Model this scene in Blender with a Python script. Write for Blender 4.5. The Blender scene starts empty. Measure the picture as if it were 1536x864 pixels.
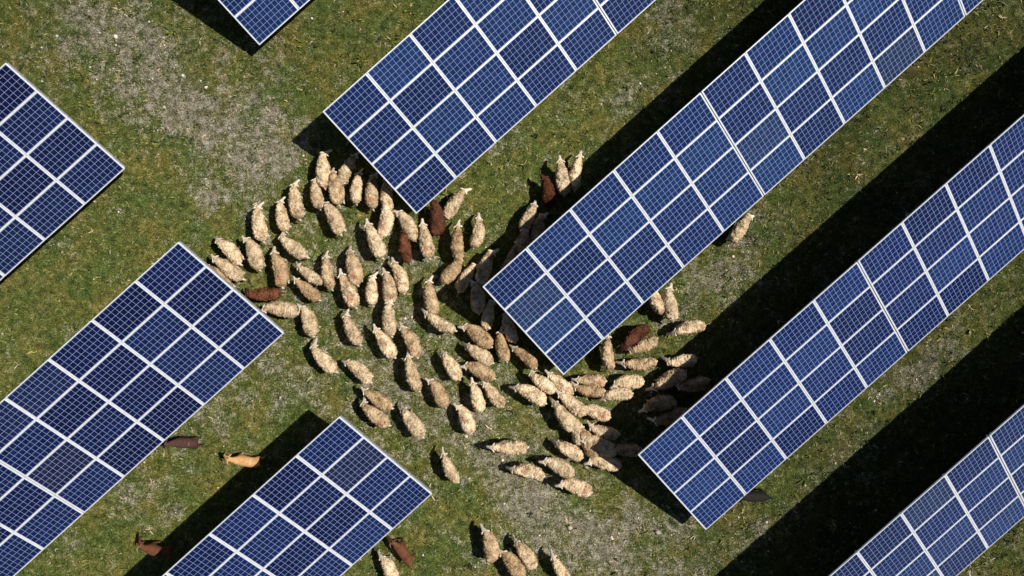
import bpy, bmesh, math, random
import numpy as np
from mathutils import Vector, Matrix, noise

random.seed(7)
rng = np.random.default_rng(11)
scene = bpy.context.scene
COL = scene.collection
scene.view_settings.view_transform = 'Standard'
scene.view_settings.look = 'None'
scene.view_settings.exposure = 0

# ------------------------------------------------------------------ helpers
def new_mat(name, rough=0.8, color=(0.5, 0.5, 0.5)):
    m = bpy.data.materials.new(name)
    m.use_nodes = True
    nt = m.node_tree
    b = nt.nodes['Principled BSDF']
    b.inputs['Base Color'].default_value = (*color, 1)
    b.inputs['Roughness'].default_value = rough
    return m, nt, b

def N(nt, typ, **kw):
    n = nt.nodes.new(typ)
    for k, v in kw.items():
        setattr(n, k, v)
    return n

def math_node(nt, op, a, b=None, c=None, clamp=False):
    n = nt.nodes.new('ShaderNodeMath')
    n.operation = op
    n.use_clamp = clamp
    for i, v in enumerate((a, b, c)):
        if v is None:
            continue
        if isinstance(v, (int, float)):
            n.inputs[i].default_value = v
        else:
            nt.links.new(v, n.inputs[i])
    return n.outputs[0]

def mix_col(nt, fac, a, b, blend='MIX'):
    n = nt.nodes.new('ShaderNodeMix')
    n.data_type = 'RGBA'
    n.blend_type = blend
    for sock, v in ((n.inputs[0], fac), (n.inputs[6], a), (n.inputs[7], b)):
        if isinstance(v, (int, float)):
            sock.default_value = v
        elif isinstance(v, tuple):
            sock.default_value = (*v, 1) if len(v) == 3 else v
        else:
            nt.links.new(v, sock)
    return n.outputs[2]

def noise_node(nt, vec, scale, detail=4, rough=0.55, dist=0.0):
    n = nt.nodes.new('ShaderNodeTexNoise')
    n.inputs['Scale'].default_value = scale
    n.inputs['Detail'].default_value = detail
    n.inputs['Roughness'].default_value = rough
    n.inputs['Distortion'].default_value = dist
    if vec is not None:
        nt.links.new(vec, n.inputs['Vector'])
    return n.outputs['Fac']

def ramp(nt, fac, stops):
    n = nt.nodes.new('ShaderNodeValToRGB')
    e = n.color_ramp.elements
    while len(e) < len(stops):
        e.new(0.5)
    for i, (p, c) in enumerate(stops):
        e[i].position = p
        e[i].color = (*c, 1)
    nt.links.new(fac, n.inputs[0])
    return n.outputs[0]

def maprange(nt, v, a, b, c=0.0, d=1.0):
    n = nt.nodes.new('ShaderNodeMapRange')
    n.inputs[1].default_value = a
    n.inputs[2].default_value = b
    n.inputs[3].default_value = c
    n.inputs[4].default_value = d
    nt.links.new(v, n.inputs[0])
    return n.outputs[0]

def mesh_from(name, verts, faces, mat=None, smooth=False):
    me = bpy.data.meshes.new(name)
    me.from_pydata([tuple(v) for v in verts], [], [tuple(f) for f in faces])
    if mat:
        me.materials.append(mat)
    if smooth:
        me.polygons.foreach_set('use_smooth', [True] * len(me.polygons))
    me.update()
    return me

def mesh_np(name, V, F, mat, smooth=False):
    me = bpy.data.meshes.new(name)
    m, k = F.shape
    me.vertices.add(len(V))
    me.vertices.foreach_set('co', V.astype(np.float32).ravel())
    me.loops.add(m * k)
    me.loops.foreach_set('vertex_index', F.astype(np.int32).ravel())
    me.polygons.add(m)
    me.polygons.foreach_set('loop_start', np.arange(0, m * k, k, dtype=np.int32))
    me.polygons.foreach_set('loop_total', np.full(m, k, dtype=np.int32))
    if smooth:
        me.polygons.foreach_set('use_smooth', np.ones(m, dtype=bool))
    me.materials.append(mat)
    me.update(calc_edges=True)
    me.validate()
    return me

def add_obj(name, me, parent=None, loc=(0, 0, 0), rot=(0, 0, 0)):
    o = bpy.data.objects.new(name, me)
    COL.objects.link(o)
    o.location = loc
    o.rotation_euler = rot
    if parent:
        o.parent = parent
    return o

TAB = rng.random((256, 256))
def vnoise(x, y, s=0):
    x = x + s * 17.31; y = y + s * 9.77
    xi = np.floor(x).astype(int); yi = np.floor(y).astype(int)
    fx = x - xi; fy = y - yi
    fx = fx * fx * (3 - 2 * fx); fy = fy * fy * (3 - 2 * fy)
    a = TAB[xi & 255, yi & 255]; b = TAB[(xi + 1) & 255, yi & 255]
    c = TAB[xi & 255, (yi + 1) & 255]; d = TAB[(xi + 1) & 255, (yi + 1) & 255]
    return (a * (1 - fx) + b * fx) * (1 - fy) + (c * (1 - fx) + d * fx) * fy
def fbm(x, y, s=0, o=4):
    t = 0; a = 0.5; w = 0
    for i in range(o):
        t = t + a * vnoise(x * 2 ** i, y * 2 ** i, s + i); w += a; a *= 0.55
    return t / w

# ------------------------------------------------------------------ ground maps
GS = 46.64          # site plan units per metre
def blob(x, y, u, v, ru, rv, ang=0):
    cx = (u - 768) / GS; cy = (432 - v) / GS
    a = math.radians(ang)
    dx = x - cx; dy = y - cy
    p = (dx * math.cos(a) + dy * math.sin(a)) / (ru / GS)
    q = (-dx * math.sin(a) + dy * math.cos(a)) / (rv / GS)
    return np.exp(-(p * p + q * q))
BLOBS = [
    (140, 30, 60, 75, -60, .56), (220, 110, 110, 75, -50, .62), (300, 180, 130, 70, -45, .70), (390, 225, 70, 75, 0, .80),
    (355, 285, 60, 40, 0, .56), (300, 40, 60, 50, 0, .35),
    (520, 440, 190, 130, -35, .40), (620, 560, 140, 110, -35, .44), (450, 590, 100, 60, -20, .42), (700, 650, 100, 65, -30, .58),
    (800, 750, 120, 75, -35, .70), (880, 800, 130, 75, -25, .80), (960, 780, 80, 55, 0, .6), (1010, 850, 80, 40, 0, .5),
    (780, 840, 60, 25, 0, .4), (1010, 50, 50, 70, 0, .52), (960, 130, 60, 40, 40, .38), (1095, 395, 70, 40, 40, .52),
    (1410, 290, 120, 45, 40, .5), (1260, 400, 70, 30, 40, .33), (700, 225, 60, 30, 40, .4), (1370, 560, 90, 35, 40, .45),
    (1230, 720, 110, 35, 40, .42), (1140, 800, 80, 40, 30, .38), (210, 720, 70, 50, 0, .35), (330, 640, 60, 40, 0, .35),
    (900, 660, 60, 60, 0, .45), (560, 760, 60, 50, 0, .2), (1020, 470, 50, 60, 0, .33),
]
def dry_at(x, y):
    wx = x + 2.0 * (fbm(x * .9, y * .9, 3) - .5); wy = y + 2.0 * (fbm(x * .9, y * .9, 8) - .5)
    t = np.zeros_like(x)
    for u, v, ru, rv, a, s in BLOBS:
        t = np.maximum(t, s * blob(wx, wy, u, v, ru, rv, a))
    t = t + .45 * (fbm(x * .6, y * .6, 21) - .47) + 1.1 * (fbm(x * 2.2, y * 2.2, 27) - .51)
    return np.clip(t, 0, 1)
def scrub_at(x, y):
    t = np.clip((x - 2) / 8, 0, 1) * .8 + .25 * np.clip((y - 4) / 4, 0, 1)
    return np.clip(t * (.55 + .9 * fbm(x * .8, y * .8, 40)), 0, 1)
def height_at(x, y):
    r = np.hypot(x, y)
    return (.03 * (fbm(x * 3.5, y * 3.5, 5) - .5) + .05 * (fbm(x * 11, y * 11, 13, 2) - .5)) * (r < 60)

# ------------------------------------------------------------------ ground
far = np.array([-900, -300, -120, -60, -30, -22], float)
xs = np.concatenate([far, np.arange(-19, 19.01, .085), -far[::-1]])
ys = np.concatenate([far, np.arange(-12, 12.01, .085), -far[::-1]])
X, Y = np.meshgrid(xs, ys)
V = np.stack([X.ravel(), Y.ravel(), height_at(X, Y).ravel()], 1)
nx, ny = len(xs), len(ys)
i = np.arange(nx - 1); j = np.arange(ny - 1)
I, J = np.meshgrid(i, j)
b0 = (J * nx + I).ravel()
F = np.stack([b0, b0 + 1, b0 + nx + 1, b0 + nx], 1)

gm, nt, bs = new_mat('pasture_soil', .95)
geo = N(nt, 'ShaderNodeNewGeometry'); P = geo.outputs['Position']
at = N(nt, 'ShaderNodeAttribute'); at.attribute_name = 'dry'; dry = at.outputs['Fac']
at2 = N(nt, 'ShaderNodeAttribute'); at2.attribute_name = 'scrub'; scr = at2.outputs['Fac']
n1 = noise_node(nt, P, .9, 6, .6); n2 = noise_node(nt, P, 4, 7, .75); n3 = noise_node(nt, P, 20, 4, .8); n4 = noise_node(nt, P, 60, 2, .7)
g = math_node(nt, 'ADD', math_node(nt, 'MULTIPLY', n2, .5), math_node(nt, 'MULTIPLY', n3, .5))
green = ramp(nt, g, [(.38, (.010, .017, .005)), (.46, (.052, .070, .016)), (.53, (.125, .148, .034)), (.63, (.29, .285, .095))])
warm = ramp(nt, n1, [(.35, (.80, .98, .9)), (.5, (1.08, 1.03, .95)), (.62, (1.6, 1.2, 1.2))])
green = mix_col(nt, 1.0, green, warm, 'MULTIPLY')
brown = ramp(nt, g, [(.38, (.030, .023, .013)), (.45, (.115, .097, .060)), (.52, (.25, .22, .15)), (.61, (.58, .545, .44))])
df = math_node(nt, 'ADD', math_node(nt, 'MULTIPLY', dry, 1.15), math_node(nt, 'ADD', math_node(nt, 'MULTIPLY', math_node(nt, 'SUBTRACT', n2, .5), 2.4), math_node(nt, 'MULTIPLY', math_node(nt, 'SUBTRACT', n3, .5), 2.2)))
df = maprange(nt, df, .34, .82)
c = mix_col(nt, df, green, brown)
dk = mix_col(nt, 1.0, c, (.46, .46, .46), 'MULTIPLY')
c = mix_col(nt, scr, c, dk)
spk = maprange(nt, n4, .61, .69)
spf = math_node(nt, 'MULTIPLY', spk, math_node(nt, 'ADD', math_node(nt, 'MULTIPLY', dry, .85), .08))
c = mix_col(nt, spf, c, (.64, .61, .52))
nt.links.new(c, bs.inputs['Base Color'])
bp = N(nt, 'ShaderNodeBump'); bp.inputs['Strength'].default_value = .9; bp.inputs['Distance'].default_value = .05
hsum = math_node(nt, 'ADD', n3, math_node(nt, 'MULTIPLY', n4, .5))
nt.links.new(hsum, bp.inputs['Height']); nt.links.new(bp.outputs[0], bs.inputs['Normal'])
bs.inputs['Specular IOR Level'].default_value = .1
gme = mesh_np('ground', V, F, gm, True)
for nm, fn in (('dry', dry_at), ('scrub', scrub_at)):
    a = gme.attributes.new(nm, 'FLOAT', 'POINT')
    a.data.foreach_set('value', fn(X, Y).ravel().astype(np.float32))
ground = add_obj('ground', gme)
ground['kind'] = 'structure'; ground['label'] = 'grazed green pasture with bare dry stony patches'

# ------------------------------------------------------------------ grass, dry grass, gravel
def blades(n, acc, size, nb, lean=(0.5, 1.3), wid=.16, spread=.02, sig=.45):
    x = rng.uniform(-18, 18, n * 2); y = rng.uniform(-10.8, 10.8, n * 2)
    k = rng.random(n * 2) < acc(x, y)
    x = x[k][:n]; y = y[k][:n]; m = len(x)
    s = size * np.exp(rng.normal(0, sig, m))
    x = np.repeat(x, nb); y = np.repeat(y, nb); s = np.repeat(s, nb); q = m * nb
    x = x + rng.normal(0, spread, q) ; y = y + rng.normal(0, spread, q)
    s = s * rng.uniform(.6, 1.2, q)
    th = rng.uniform(0, 2 * np.pi, q); ln = rng.uniform(*lean, q)
    d = np.stack([np.cos(th) * np.sin(ln), np.sin(th) * np.sin(ln), np.cos(ln)], 1)
    sd = np.stack([-np.sin(th), np.cos(th), np.zeros(q)], 1)
    base = np.stack([x, y, height_at(x, y) - .004], 1)
    w = (s * wid)[:, None]
    p0 = base - sd * w * .5; p1 = base + sd * w * .5
    mid = base + d * s[:, None] * .55
    p2 = mid + sd * w * .55; p3 = mid - sd * w * .55
    tip = base + d * s[:, None] - np.array([0, 0, 1]) * (s * .12)[:, None]
    V = np.stack([p0, p1, p2, p3, tip], 1).reshape(-1, 3)
    o = np.arange(q)[:, None] * 5
    F = np.concatenate([o + np.array([[0, 1, 2]]), o + np.array([[0, 2, 3]]), o + np.array([[3, 2, 4]])], 0)
    return V, F
def island_mat(name, stops, rough=.7):
    m, nt, b = new_mat(name, rough)
    ge = N(nt, 'ShaderNodeNewGeometry')
    c = ramp(nt, ge.outputs['Random Per Island'], stops)
    nn = noise_node(nt, ge.outputs['Position'], 1.3, 4)
    c = mix_col(nt, 1.0, c, ramp(nt, nn, [(.35, (.65, .75, .7)), (.65, (1.45, 1.25, 1.1))]), 'MULTIPLY')
    nt.links.new(c, b.inputs['Base Color'])
    b.inputs['Specular IOR Level'].default_value = .2
    return m
grass_m = island_mat('grass_blade', [(0, (.030, .048, .010)), (.5, (.092, .118, .024)), (.82, (.18, .20, .05)), (1, (.42, .39, .18))])
straw_m = island_mat('straw', [(0, (.12, .10, .055)), (.5, (.31, .27, .17)), (1, (.66, .60, .44))])
weed_m = island_mat('weed_leaf', [(0, (.018, .027, .010)), (.6, (.040, .056, .018)), (1, (.10, .12, .055))])
stone_m = island_mat('stone', [(0, (.18, .17, .14)), (.6, (.43, .41, .35)), (1, (.75, .73, .66))], .9)

V, F = blades(48000, lambda x, y: (1 - .55 * dry_at(x, y)) * (.22 + .78 * (fbm(x * 2, y * 2, 60) > .48)) * (1 - .5 * scrub_at(x, y)), .068, 4)
o = add_obj('grass', mesh_np('grass', V, F, grass_m)); o['kind'] = 'stuff'; o['label'] = 'short grazed green grass'
V, F = blades(18000, lambda x, y: np.clip(.16 + dry_at(x, y), 0, 1), .055, 4, (.9, 1.5), .13)
o = add_obj('dry_grass', mesh_np('dry_grass', V, F, straw_m)); o['kind'] = 'stuff'; o['label'] = 'withered straw coloured grass on bare soil'
V, F = blades(15000, lambda x, y: np.clip(scrub_at(x, y) * (.12 + .88 * (fbm(x * 2.2, y * 2.2, 70) > .5)) + .08, 0, 1), .06, 8, (.3, 1.3), .32, .035, .35)
o = add_obj('weeds', mesh_np('weeds', V, F, weed_m)); o['kind'] = 'stuff'; o['label'] = 'low dark leafy weeds in the pasture'

n = 52000
x = rng.uniform(-17.5, 17.5, n); y = rng.uniform(-10.5, 10.5, n)
k = rng.random(n) < np.clip(dry_at(x, y) ** 1.4 * (.15 + 1.9 * (fbm(x * 2.4, y * 2.4, 90) > .5)) + .012, 0, 1)
x = x[k]; y = y[k]; n = len(x)
s = .016 * np.exp(rng.normal(0, .55, n))
oc = np.array([[1, 0, 0], [0, 1, 0], [-1, 0, 0], [0, -1, 0], [0, 0, .7], [0, 0, -.5]], float)
vv = oc[None] * s[:, None, None] * rng.uniform(.6, 1.4, (n, 6, 1))
a = rng.uniform(0, 6.28, n); ca, sa = np.cos(a)[:, None], np.sin(a)[:, None]
V = np.stack([vv[..., 0] * ca - vv[..., 1] * sa + x[:, None], vv[..., 0] * sa + vv[..., 1] * ca + y[:, None], vv[..., 2] + height_at(x, y)[:, None] + .003], -1).reshape(-1, 3)
fo = np.array([[0, 1, 4], [1, 2, 4], [2, 3, 4], [3, 0, 4], [1, 0, 5], [2, 1, 5], [3, 2, 5], [0, 3, 5]])
F = (np.arange(n)[:, None, None] * 6 + fo[None]).reshape(-1, 3)
o = add_obj('gravel', mesh_np('gravel', V, F, stone_m)); o['kind'] = 'stuff'; o['label'] = 'pale loose stones on bare soil'

# ------------------------------------------------------------------ solar materials
cell, nt, bs = new_mat('blue_silicon_cells', .14)
tc = N(nt, 'ShaderNodeTexCoord'); oi = N(nt, 'ShaderNodeObjectInfo')
sx = N(nt, 'ShaderNodeSeparateXYZ'); nt.links.new(tc.outputs['Object'], sx.inputs[0])
px = math_node(nt, 'PINGPONG', sx.outputs[0], .0785); py = math_node(nt, 'PINGPONG', sx.outputs[1], .0775)
dmin = math_node(nt, 'MINIMUM', px, py)
line = maprange(nt, dmin, .0050, .0034)
ex = math_node(nt, 'GREATER_THAN', math_node(nt, 'ABSOLUTE', sx.outputs[0]), .786)
cx = math_node(nt, 'FLOOR', math_node(nt, 'DIVIDE', sx.outputs[0], .157)); cy = math_node(nt, 'FLOOR', math_node(nt, 'DIVIDE', sx.outputs[1], .155))
cb = N(nt, 'ShaderNodeCombineXYZ'); nt.links.new(cx, cb.inputs[0]); nt.links.new(cy, cb.inputs[1]); nt.links.new(math_node(nt, 'MULTIPLY', oi.outputs['Random'], 91), cb.inputs[2])
wn = N(nt, 'ShaderNodeTexWhiteNoise'); nt.links.new(cb.outputs[0], wn.inputs[0])
vor = N(nt, 'ShaderNodeTexVoronoi'); vor.inputs['Scale'].default_value = 45; nt.links.new(tc.outputs['Object'], vor.inputs['Vector'])
cellc = ramp(nt, oi.outputs['Random'], [(0, (.0055, .011, .062)), (.5, (.007, .017, .088)), (.93, (.010, .026, .112)), (1, (.015, .022, .070))])
cellc = mix_col(nt, 1.0, cellc, oi.outputs['Color'], 'MULTIPLY')  # row tint: view-dependent sky reflection painted into the cell colour
cvar = ramp(nt, wn.outputs['Value'], [(0, (.76, .80, .85)), (1, (1.24, 1.20, 1.15))])
cellc = mix_col(nt, 1.0, cellc, cvar, 'MULTIPLY')
cellc = mix_col(nt, .35, cellc, mix_col(nt, 1.0, cellc, vor.outputs['Color'], 'MULTIPLY'))
lm = math_node(nt, 'MULTIPLY', math_node(nt, 'MAXIMUM', line, ex), .8)
nt.links.new(mix_col(nt, lm, cellc, (.35, .43, .62)), bs.inputs['Base Color'])
dn = noise_node(nt, tc.outputs['Object'], 3, 5)
nt.links.new(maprange(nt, dn, .3, .7, .08, .16), bs.inputs['Roughness'])
bs.inputs['Specular IOR Level'].default_value = .32
alu, nt, bs = new_mat('anodised_aluminium', .42, (.74, .75, .77))
bs.inputs['Metallic'].default_value = .1
tcx = N(nt, 'ShaderNodeTexCoord')
nt.links.new(ramp(nt, noise_node(nt, tcx.outputs['Object'], 6, 5), [(.3, (.62, .64, .68)), (.7, (.80, .82, .86))]), bs.inputs['Base Color'])
steel, nt, bs = new_mat('galvanised_steel', .5, (.30, .31, .32))
bs.inputs['Metallic'].default_value = .6
tcx = N(nt, 'ShaderNodeTexCoord')
nt.links.new(ramp(nt, noise_node(nt, tcx.outputs['Object'], 14, 4), [(.3, (.20, .21, .22)), (.7, (.36, .37, .38))]), bs.inputs['Base Color'])

# ------------------------------------------------------------------ solar table
PX, PY = 1.67, 1.01
MW, MH = 1.655, 1.007
def box(name, lx, ly, lz, mat, bev=0.0):
    bm = bmesh.new(); bmesh.ops.create_cube(bm, size=1)
    bmesh.ops.scale(bm, vec=(lx, ly, lz), verts=bm.verts)
    if bev:
        bmesh.ops.bevel(bm, geom=bm.edges[:], offset=bev, segments=1, affect='EDGES')
    me = bpy.data.meshes.new(name); bm.to_mesh(me); bm.free(); me.materials.append(mat)
    return me
fwx, fwy = .036, .026
lam = box('solar_module', MW - 2 * fwx - .004, MH - 2 * fwy - .004, .008, cell)
for v in lam.vertices: v.co.z -= .008
lam.update()
ov = [(-MW/2, -MH/2), (MW/2, -MH/2), (MW/2, MH/2), (-MW/2, MH/2)]
iv = [(-MW/2 + fwx, -MH/2 + fwy), (MW/2 - fwx, -MH/2 + fwy), (MW/2 - fwx, MH/2 - fwy), (-MW/2 + fwx, MH/2 - fwy)]
FV = [(a, b, -.002) for a, b in ov] + [(a, b, 0) for a, b in iv] + [(a, b, -.04) for a, b in ov] + [(a, b, -.04) for a, b in iv]
FF = []
for q in range(4):
    r = (q + 1) % 4
    FF += [(q, r, 4 + r, 4 + q), (8 + q, 8 + r, r, q), (4 + q, 4 + r, 12 + r, 12 + q), (12 + q, 12 + r, 8 + r, 8 + q)]
frame_me = mesh_from('module_frame', FV, FF, alu)
rafter_me = box('rafter', .06, 3.94, .06, alu, .004)
end_rafter_me = box('end_rafter', .07, 4.0, .06, steel, .004)
purlin_me = box('purlin', 8.2, .06, .09, steel, .004)
def hpost(h):
    bm = bmesh.new()
    pr = [(-.05, -.05), (.05, -.05), (.05, -.042), (.004, -.042), (.004, .042), (.05, .042), (.05, .05), (-.05, .05), (-.05, .042), (-.004, .042), (-.004, -.042), (-.05, -.042)]
    vs = [bm.verts.new((a, b, -.15)) for a, b in pr]
    f = bm.faces.new(vs)
    ex = bmesh.ops.extrude_face_region(bm, geom=[f])
    bmesh.ops.translate(bm, vec=(0, 0, h + .15), verts=[e for e in ex['geom'] if isinstance(e, bmesh.types.BMVert)])
    bmesh.ops.recalc_face_normals(bm, faces=bm.faces)
    me = bpy.data.meshes.new('post'); bm.to_mesh(me); bm.free(); me.materials.append(steel)
    return me
TILT = math.radians(25.0); ct, st = math.cos(TILT), math.sin(TILT); ZC = 1.63
def on_slope(sx_, sy_, n_):
    return (sx_, sy_ * ct - n_ * st, ZC + sy_ * st + n_ * ct)
proto = []
for a in range(5):
    for b in range(4):
        proto.append(('solar_module', lam, on_slope((a - 2) * PX, (b - 1.5) * PY, 0), (TILT, 0, 0)))
for xx in (-4.06, -2.505, -.835, .835, 2.505):
    proto.append(('rafter', rafter_me, on_slope(xx, 0, -.0735), (TILT, 0, 0)))
proto.append(('rafter', end_rafter_me, on_slope(4.178, 0, -.0735), (TILT, 0, 0)))
for sy_ in (-1.3, .15):
    proto.append(('purlin', purlin_me, on_slope(0, sy_, -.151), (TILT, 0, 0)))
    pm = hpost(ZC + sy_ * st - .215)
    for xx in (-3.3, 0, 3.3):
        proto.append(('post', pm, (xx, sy_ * ct + .1 * st, 0), (0, 0, 0)))

def table(cx_, cy_, ang, label, tint):
    root = bpy.data.objects.new('solar_array_table', None)
    root.empty_display_size = .3
    COL.objects.link(root)
    root.location = (cx_, cy_, 0); root.rotation_euler = (0, 0, math.radians(ang))
    root['label'] = label; root['category'] = 'solar panel array'; root['group'] = 'rows of ground mounted solar panels'
    for nm, me, loc, rot in proto:
        r = rot
        if nm == 'solar_module':
            r = (rot[0] + random.gauss(0, .0008), random.gauss(0, .0008), random.gauss(0, .0005))
        ob = add_obj(nm, me, root, loc, r)
        if nm == 'solar_module':
            ob.color = (*tint, 1)  # lighter or darker blue per row imitates the sky's reflection
            add_obj('module_frame', frame_me, ob)
PITCH = 8.372
rows = [  # last entry: row tint with sky reflection by view angle put into colour
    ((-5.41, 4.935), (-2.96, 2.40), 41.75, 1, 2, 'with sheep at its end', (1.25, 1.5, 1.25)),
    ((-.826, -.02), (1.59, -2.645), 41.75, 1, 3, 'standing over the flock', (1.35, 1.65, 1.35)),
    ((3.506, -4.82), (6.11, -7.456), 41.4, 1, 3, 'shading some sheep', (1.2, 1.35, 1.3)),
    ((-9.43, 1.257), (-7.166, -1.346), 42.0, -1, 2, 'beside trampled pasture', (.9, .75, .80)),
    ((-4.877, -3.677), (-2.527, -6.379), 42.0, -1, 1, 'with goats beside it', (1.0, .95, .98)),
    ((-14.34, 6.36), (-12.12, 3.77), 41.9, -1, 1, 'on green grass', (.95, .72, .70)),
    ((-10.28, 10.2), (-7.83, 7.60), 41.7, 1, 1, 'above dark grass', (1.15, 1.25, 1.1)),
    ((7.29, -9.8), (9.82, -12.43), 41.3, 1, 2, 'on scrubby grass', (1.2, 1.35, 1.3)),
]
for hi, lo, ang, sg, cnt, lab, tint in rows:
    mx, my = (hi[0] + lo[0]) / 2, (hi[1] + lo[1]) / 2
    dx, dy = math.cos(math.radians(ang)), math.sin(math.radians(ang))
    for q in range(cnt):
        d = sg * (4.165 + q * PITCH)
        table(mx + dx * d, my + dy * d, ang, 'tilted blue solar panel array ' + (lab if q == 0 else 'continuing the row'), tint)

# ------------------------------------------------------------------ animals
def skin_mesh(name, verts, edges, rad, level=2):
    me = bpy.data.meshes.new(name + '_skel')
    me.from_pydata(verts, edges, [])
    ob = bpy.data.objects.new(name + '_skel', me)
    COL.objects.link(ob)
    sk = ob.modifiers.new('Skin', 'SKIN'); sk.branch_smoothing = .6; sk.use_smooth_shade = True
    d = me.skin_vertices[0].data
    for q, r in enumerate(rad):
        d[q].radius = r if isinstance(r, tuple) else (r, r)
    d[0].use_root = True
    ss = ob.modifiers.new('Sub', 'SUBSURF'); ss.levels = level; ss.render_levels = level
    dg = bpy.context.evaluated_depsgraph_get()
    out = bpy.data.meshes.new_from_object(ob.evaluated_get(dg))
    out.name = name
    bpy.data.objects.remove(ob)
    out.materials.clear()
    return out

def animal_skeleton(goat, phase):
    v = []; e = []; r = []
    def add(p, rad, par=None):
        v.append(p); r.append(rad)
        if par is not None: e.append((par, len(v) - 1))
        return len(v) - 1
    w = 1.15 if goat else .88
    pel = add((-.36, 0, .53), .135 * w)
    s1 = add((-.15, 0, .51), (.165 * w, .165 * w), pel)
    s2 = add((.08, 0, .50), (.165 * w, .165 * w), s1)
    ch = add((.24, 0, .53), .135 * w, s2)
    nk = add((.37, 0, .62), .082, ch)
    po = add((.485, 0, .71), .064, nk)
    hd = add((.56, 0, .70), .066, po)
    nb = add((.64, 0, .66), .050, hd)
    mz = add((.69, 0, .62), .040, nb)
    el = .140 if not goat else .15
    for s in (1, -1):
        ea = add((.49, s * .06, .735), .020, po)
        eb = add((.465, s * .105, .72), .028, ea)
        add((.435, s * el, .68), .014, eb)
    for s in (1, -1):
        p = phase * s
        a = add((.22, s * .095, .40), .062, ch)
        b = add((.23 + p * .06, s * .09, .24), .029, a)
        c_ = add((.22 + p * .10 - .02, s * .088, .07), .021, b)
        add((.245 + p * .10 - .02, s * .088, .025), .027, c_)
        h = add((-.35, s * .10, .41), .082, pel)
        kn = add((-.28 - p * .03, s * .11, .32), .052, h)
        hk = add((-.41 - p * .07, s * .10, .20), .028, kn)
        f = add((-.38 - p * .09, s * .095, .07), .021, hk)
        add((-.355 - p * .09, s * .095, .025), .027, f)
    if goat:
        t = add((-.49, 0, .60), .028, pel); add((-.55, 0, .66), .014, t)
    else:
        t = add((-.50, 0, .55), .04, pel); t2 = add((-.56, 0, .47), .036, t); add((-.59, 0, .34), .02, t2)
    return v, e, r

def deform(co, bend, turn, dip):
    x, y, z = co
    if x > 0:
        y += bend * x * x
    else:
        y += bend * .7 * x * x
    if x > .35:
        t = (x - .35)
        z -= dip * t * 1.0
        ang = turn * min(1, t / .12)
        y0 = bend * .35 * .35
        rx = t; ry = y - y0
        x = .35 + rx * math.cos(ang) - ry * math.sin(ang)
        y = y0 + rx * math.sin(ang) + ry * math.cos(ang)
    return (x, y, z)

PROF = [(-.545, .0, .0, .54), (-.53, .07, .07, .54), (-.49, .13, .125, .545), (-.42, .175, .165, .55), (-.32, .205, .19, .55), (-.16, .215, .20, .545),
        (0, .208, .20, .54), (.12, .190, .195, .545), (.22, .168, .18, .56), (.30, .140, .15, .585), (.37, .112, .12, .625), (.43, .092, .092, .668), (.48, .072, .07, .70), (.505, .04, .04, .715), (.515, 0, 0, .715)]
def fleece_mesh(name, seed, bend, turn, dip, mat, fat=1.0):
    nr, ns = 70, 54
    xs_ = np.array([p[0] for p in PROF]); V = []; F = []
    ss = np.linspace(0, 1, nr)
    X_ = -.545 + 1.06 * (.5 - .5 * np.cos(ss * np.pi)) * .6 + 1.06 * ss * .4
    W = np.interp(X_, xs_, [p[1] for p in PROF]); Hh = np.interp(X_, xs_, [p[2] for p in PROF]); Z = np.interp(X_, xs_, [p[3] for p in PROF])
    sd = Vector((seed * 7.3, seed * 3.1, 0))
    for q in range(nr):
        for k in range(ns):
            a = 2 * math.pi * k / ns
            cy_, cz_ = math.cos(a), math.sin(a)
            w, h = W[q] * fat, Hh[q]
            y_ = w * math.copysign(abs(cy_) ** .85, cy_); z_ = h * math.copysign(abs(cz_) ** .9, cz_)
            nrm = Vector((0, cy_, cz_))
            if q < 4: nrm = (nrm + Vector((-1.2 + q * .3, 0, 0))).normalized()
            if q > nr - 4: nrm = (nrm + Vector((1, 0, 0))).normalized()
            p = Vector((X_[q], y_, Z[q] + z_))
            pq = p + sd
            d = .032 * noise.noise(pq * 5)
            d += .040 * (abs(noise.noise(Vector((pq.x * 14, pq.y * 8, pq.z * 8)))) - .2)
            d += .036 * (noise.noise(Vector((pq.x * 30, pq.y * 19, pq.z * 19))))
            d += .022 * noise.noise(pq * 75)
            fade = 1 if 1 < q < nr - 2 else .3
            if X_[q] > .3: fade *= .6
            p = p + nrm * d * fade
            V.append(deform(p, bend, turn, dip))
    for q in range(nr - 1):
        for k in range(ns):
            k2 = (k + 1) % ns
            F.append((q * ns + k, (q + 1) * ns + k, (q + 1) * ns + k2, q * ns + k2))
    F.append(tuple(range(ns))); F.append(tuple(reversed([(nr - 1) * ns + k for k in range(ns)])))
    return mesh_from(name, V, F, mat, True)

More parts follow.
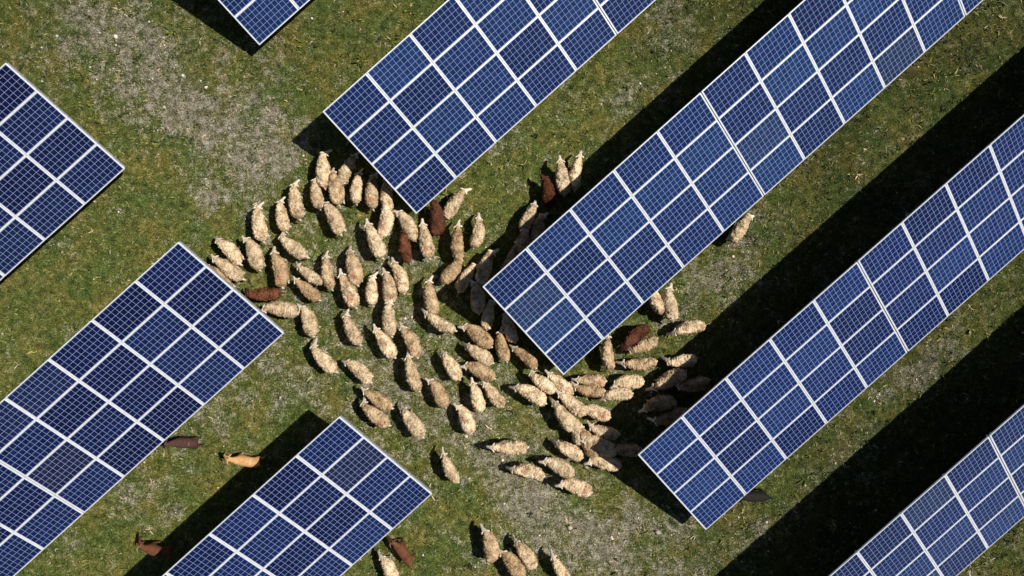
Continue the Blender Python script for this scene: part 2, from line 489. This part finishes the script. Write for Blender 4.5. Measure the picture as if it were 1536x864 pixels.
def wool_mat(name, lo, hi, red=False):
    m, nt, b = new_mat(name, .95)
    tc = N(nt, 'ShaderNodeTexCoord'); oi = N(nt, 'ShaderNodeObjectInfo')
    off = N(nt, 'ShaderNodeVectorMath'); off.operation = 'ADD'
    cmb = N(nt, 'ShaderNodeCombineXYZ')
    nt.links.new(math_node(nt, 'MULTIPLY', oi.outputs['Random'], 40), cmb.inputs[0])
    nt.links.new(tc.outputs['Object'], off.inputs[0]); nt.links.new(cmb.outputs[0], off.inputs[1])
    n1 = noise_node(nt, off.outputs[0], 5, 5, .6); n2 = noise_node(nt, off.outputs[0], 22, 4, .8, .8)
    f = math_node(nt, 'ADD', math_node(nt, 'MULTIPLY', n1, .45), math_node(nt, 'MULTIPLY', n2, .55))
    mid = tuple(a * .45 + c * .55 for a, c in zip(lo, hi))
    c = ramp(nt, f, [(.39, tuple(x * .35 for x in lo)), (.46, lo), (.53, mid), (.62, hi)])
    tint = ramp(nt, oi.outputs['Random'], [(0, (.60, .51, .42)), (.25, (.80, .74, .66)), (.45, (.88, .88, .86)), (.7, (1, .96, .91)), (1, (1.16, 1.15, 1.13))])
    c = mix_col(nt, 1.0, c, tint, 'MULTIPLY')
    if red:
        vd = N(nt, 'ShaderNodeVectorMath'); vd.operation = 'DISTANCE'
        nt.links.new(tc.outputs['Object'], vd.inputs[0]); vd.inputs[1].default_value = (-.27, .03, .74)
        rr = math_node(nt, 'ADD', vd.outputs['Value'], math_node(nt, 'MULTIPLY', n2, .16))
        c = mix_col(nt, math_node(nt, 'MULTIPLY', maprange(nt, rr, .20, .12), .6), c, (.42, .08, .045))
    nt.links.new(c, b.inputs['Base Color'])
    bp = N(nt, 'ShaderNodeBump'); bp.inputs['Strength'].default_value = .8; bp.inputs['Distance'].default_value = .02
    nt.links.new(n2, bp.inputs['Height']); nt.links.new(bp.outputs[0], b.inputs['Normal'])
    b.inputs['Specular IOR Level'].default_value = .05
    return m
def skin_mat(name, base, patch=None, hoof=(.04, .03, .025), pthr=.55):
    m, nt, b = new_mat(name, .8)
    tc = N(nt, 'ShaderNodeTexCoord')
    sp = N(nt, 'ShaderNodeSeparateXYZ'); nt.links.new(tc.outputs['Object'], sp.inputs[0])
    n1 = noise_node(nt, tc.outputs['Object'], 18, 5)
    c = ramp(nt, n1, [(.3, tuple(x * .7 for x in base)), (.7, tuple(min(1, x * 1.15) for x in base))])
    if patch:
        n2 = noise_node(nt, tc.outputs['Object'], 3.2, 4, .6)
        c = mix_col(nt, maprange(nt, n2, pthr, pthr + .08), c, patch)
    c = mix_col(nt, maprange(nt, sp.outputs[2], .055, .04), c, hoof)
    c = mix_col(nt, maprange(nt, sp.outputs[0], .69, .72), c, mix_col(nt, 1.0, c, (.55, .48, .46), 'MULTIPLY'))
    nt.links.new(c, b.inputs['Base Color'])
    b.inputs['Specular IOR Level'].default_value = .15
    return m

W_cream = wool_mat('cream_wool', (.42, .30, .18), (.95, .78, .55))
W_red = wool_mat('cream_wool_marked', (.42, .30, .18), (.94, .76, .54), red=True)
W_brown = wool_mat('brown_wool', (.055, .022, .014), (.16, .065, .038))
W_rust = wool_mat('rust_wool', (.09, .035, .018), (.25, .10, .055))
S_pale = skin_mat('pale_face', (.82, .71, .56))
S_brown = skin_mat('brown_face', (.09, .04, .025))
G_tan = skin_mat('tan_coat', (.66, .36, .15), (.70, .44, .22))
G_brown = skin_mat('brown_coat', (.15, .06, .028), (.09, .035, .018))
G_pied = skin_mat('pied_coat', (.09, .045, .035), (.42, .34, .29), pthr=.62)
G_black = skin_mat('black_coat', (.02, .018, .017))
horn_m, _, _ = new_mat('horn', .6, (.30, .26, .20))
eye_m, _, _ = new_mat('dark_eye', .2, (.01, .008, .006))

def eye_meshes(bend, turn, dip):
    out = []
    for s in (1, -1):
        bm = bmesh.new()
        bmesh.ops.create_icosphere(bm, subdivisions=2, radius=.014, matrix=Matrix.Translation((.58, s * .056, .72)))
        me = bpy.data.meshes.new('eye'); bm.to_mesh(me); bm.free()
        for v in me.vertices: v.co = deform(v.co, bend, turn, dip)
        me.materials.append(eye_m); me.update()
        out.append(me)
    return out
variants = []
FAT = [1, 1.08, .92, 1.12, .96, 1.04, .88, 1]
for q, (bend, turn, dip, ph) in enumerate([(0, 0, .3, .6), (.25, .25, .8, -.7), (-.25, -.3, .5, .5), (.10, .5, .2, -.4), (-.12, -.55, 1.0, .8), (.0, .12, 1.4, -.9), (-.3, .15, .7, .3), (.32, -.1, 1.0, -.5)]):
    v, e, r = animal_skeleton(False, ph)
    bme = skin_mesh('sheep', v, e, r)
    for vt in bme.vertices: vt.co = deform(vt.co, bend, turn, dip)
    bme.materials.append(S_pale)
    fme = fleece_mesh('fleece', q + 1, bend, turn, dip, W_cream, FAT[q])
    variants.append((bme, fme, eye_meshes(bend, turn, dip)))
cache = {}
def variant(q, kind):
    if (q, kind) in cache: return cache[(q, kind)]
    b, f, ey = variants[q]
    if kind != 's':
        f = f.copy(); f.materials[0] = {'r': W_red, 'b': W_brown, 'u': W_rust}[kind]
        if kind in 'bu':
            b = b.copy(); b.materials[0] = S_brown
    cache[(q, kind)] = (b, f, ey)
    return cache[(q, kind)]

def goat_mesh(bend, turn, dip, ph, mat):
    v, e, r = animal_skeleton(True, ph)
    me = skin_mesh('goat', v, e, r)
    for vt in me.vertices: vt.co = deform(vt.co, bend, turn, dip)
    me.materials.append(mat)
    return me
def horn_mesh(s, bend, turn, dip):
    v = [(.50, s * .03, .765), (.48, s * .045, .82), (.44, s * .06, .855), (.39, s * .085, .855)]
    me = skin_mesh('horn', v, [(0, 1), (1, 2), (2, 3)], [.017, .015, .012, .005], 1)
    for vt in me.vertices: vt.co = deform(vt.co, bend, turn, dip)
    me.materials.append(horn_m)
    return me

AS = .02086
def place(u, v, ang, length=.08):
    a = math.radians(ang)
    return ((u - 768) * AS - length * math.cos(a), (432 - v) * AS - length * math.sin(a), 0), a
SHEEP = """484 250 92 s|521 250 62 s|502 277 100 s|534 277 82 s|557 283 88 r|579 288 92 s|472 287 100 s|441 298 98 s|499 322 115 s|420 320 100 s
387 332 98 s|580 325 82 r|610 334 118 s|561 357 112 s|638 357 100 r|655 322 95 b|683 301 58 s|606 365 95 u|718 345 80 s|685 360 92 s
795 322 65 s|822 283 98 b|843 262 98 s|864 254 82 s|435 368 142 s|379 376 108 s|341 372 132 s|339 400 142 s|325 414 130 s|419 399 102 r
460 411 145 s|489 405 98 s|457 432 138 s|529 397 102 r|521 432 112 r|556 431 90 s|583 427 96 s|599 411 108 s|644 443 102 s|681 403 50 s
701 412 60 s|729 396 72 s|389 442 182 u|417 463 172 s|461 477 106 s|524 492 116 s|481 536 132 s|582 474 94 s|575 511 122 s|615 508 116 s
535 553 138 s|655 483 148 s|616 557 106 s|674 546 122 s|656 586 116 s|563 597 145 s|558 620 140 r|616 631 124 s|697 625 112 s|671 700 116 s
714 592 106 s|738 590 128 s|715 529 146 s|716 554 152 s|751 516 104 s|786 532 138 s|714 500 140 s|793 588 150 s|810 572 146 s|838 573 140 s
843 621 124 s|864 640 108 s|883 571 176 r|880 586 172 s|922 592 186 s|939 573 182 s|955 547 182 s|962 521 204 s|948 507 220 b|910 526 96 s
1030 492 192 s|1019 543 188 s|1000 572 206 s|1004 452 100 s|980 442 110 s|1114 338 58 s|890 617 160 r|902 648 164 s|896 665 152 s|850 674 150 s
835 698 150 s|788 706 166 s|760 671 178 s|860 729 160 r|903 693 168 s|935 676 176 s|985 606 190 s|1036 579 190 s|1002 628 200 s|735 814 102 s
786 830 126 s|768 844 122 s|837 852 122 s|582 852 112 s|784 366 72 s|808 340 80 s|716 442 96 s|733 468 80 s|762 488 110 s|880 660 118 s|772 385 65 s|855 603 140 s"""
SHADE = {(784, 366), (808, 340), (716, 442), (733, 468), (762, 488), (985, 606), (1036, 579), (1002, 628), (935, 676), (772, 385)}
for rec in SHEEP.replace('\n', '|').split('|'):
    u, v, a, kd = rec.split(); u = int(u); v = int(v); a = float(a)
    q = random.randrange(8)
    bme, fme, eme = variant(q, kd)
    sc = random.uniform(.90, 1.07)
    loc, ar = place(u, v, a)
    o = bpy.data.objects.new('sheep', bme); COL.objects.link(o)
    o.location = loc; o.rotation_euler = (0, 0, ar); o.scale = (sc * random.uniform(.98, 1.05), sc, sc)
    f = bpy.data.objects.new('fleece', fme); f.parent = o; COL.objects.link(f)
    for em in eme:
        f = bpy.data.objects.new('eye', em); f.parent = o; COL.objects.link(f)
    o['category'] = 'sheep'; o['group'] = 'flock of sheep between the solar panels'
    if kd == 'r': o['label'] = 'cream woolly sheep with red paint mark on its rump'
    elif kd == 'b': o['label'] = 'dark brown woolly sheep walking among cream sheep'
    elif kd == 'u': o['label'] = 'reddish brown sheep walking among cream sheep'
    elif (u, v) in SHADE: o['label'] = 'cream woolly sheep standing in shade of solar panels'
    else: o['label'] = 'cream woolly sheep walking on trampled grass'

for u, v, a, mat, lab, pr in [
    (270, 665, 176, G_pied, 'brown and white goat at the edge of solar panels', (.1, .3, .4, .5)),
    (362, 692, 168, G_tan, 'tan goat walking on grass with its head raised', (0, -.2, .2, -.7)),
    (228, 827, 160, G_brown, 'brown goat stepping out of the panel shade', (-.2, -.4, .3, .7)),
    (601, 826, 124, G_brown, 'brown goat beside the corner of solar panels', (.15, .2, .6, -.5)),
    (1128, 746, 178, G_black, 'black goat standing in shadow beneath solar panels', (0, .2, .9, .3))]:
    loc, ar = place(u, v, a)
    o = add_obj('goat', goat_mesh(*pr, mat), None, loc, (0, 0, ar))
    o.scale = (.98, 1.15, 1.0)
    for s in (1, -1):
        add_obj('horn', horn_mesh(s, *pr[:3]), o)
    for em in eye_meshes(*pr[:3]):
        add_obj('eye', em, o)
    o['label'] = lab; o['category'] = 'goat'; o['group'] = 'goats grazing near the panels'

# ------------------------------------------------------------------ light, sky, camera
EL, AZ = math.radians(55), math.radians(10)
sd = Vector((math.cos(EL) * math.cos(AZ), math.cos(EL) * math.sin(AZ), math.sin(EL)))
L = bpy.data.lights.new('sun', 'SUN'); L.energy = 4.9; L.angle = math.radians(.5); L.color = (1, .955, .88)
lo = bpy.data.objects.new('sun', L); COL.objects.link(lo); lo.rotation_euler = sd.to_track_quat('Z', 'Y').to_euler(); lo.location = sd * 60
w = bpy.data.worlds.new('World'); scene.world = w; w.use_nodes = True
sky = w.node_tree.nodes.new('ShaderNodeTexSky'); sky.sky_type = 'NISHITA'; sky.sun_disc = False
sky.sun_elevation = EL; sky.sun_rotation = math.pi / 2 - AZ
bg = w.node_tree.nodes['Background']; bg.inputs[1].default_value = .034
w.node_tree.links.new(sky.outputs[0], bg.inputs[0])

cam = bpy.data.cameras.new('camera'); cam.sensor_width = 36; cam.lens = 36 * 1026 / 1536; cam.clip_end = 3000; cam.clip_start = .5
co = bpy.data.objects.new('camera', cam); COL.objects.link(co); co.location = (0, 0, 22); co.rotation_euler = (0, 0, 0)
scene.camera = co
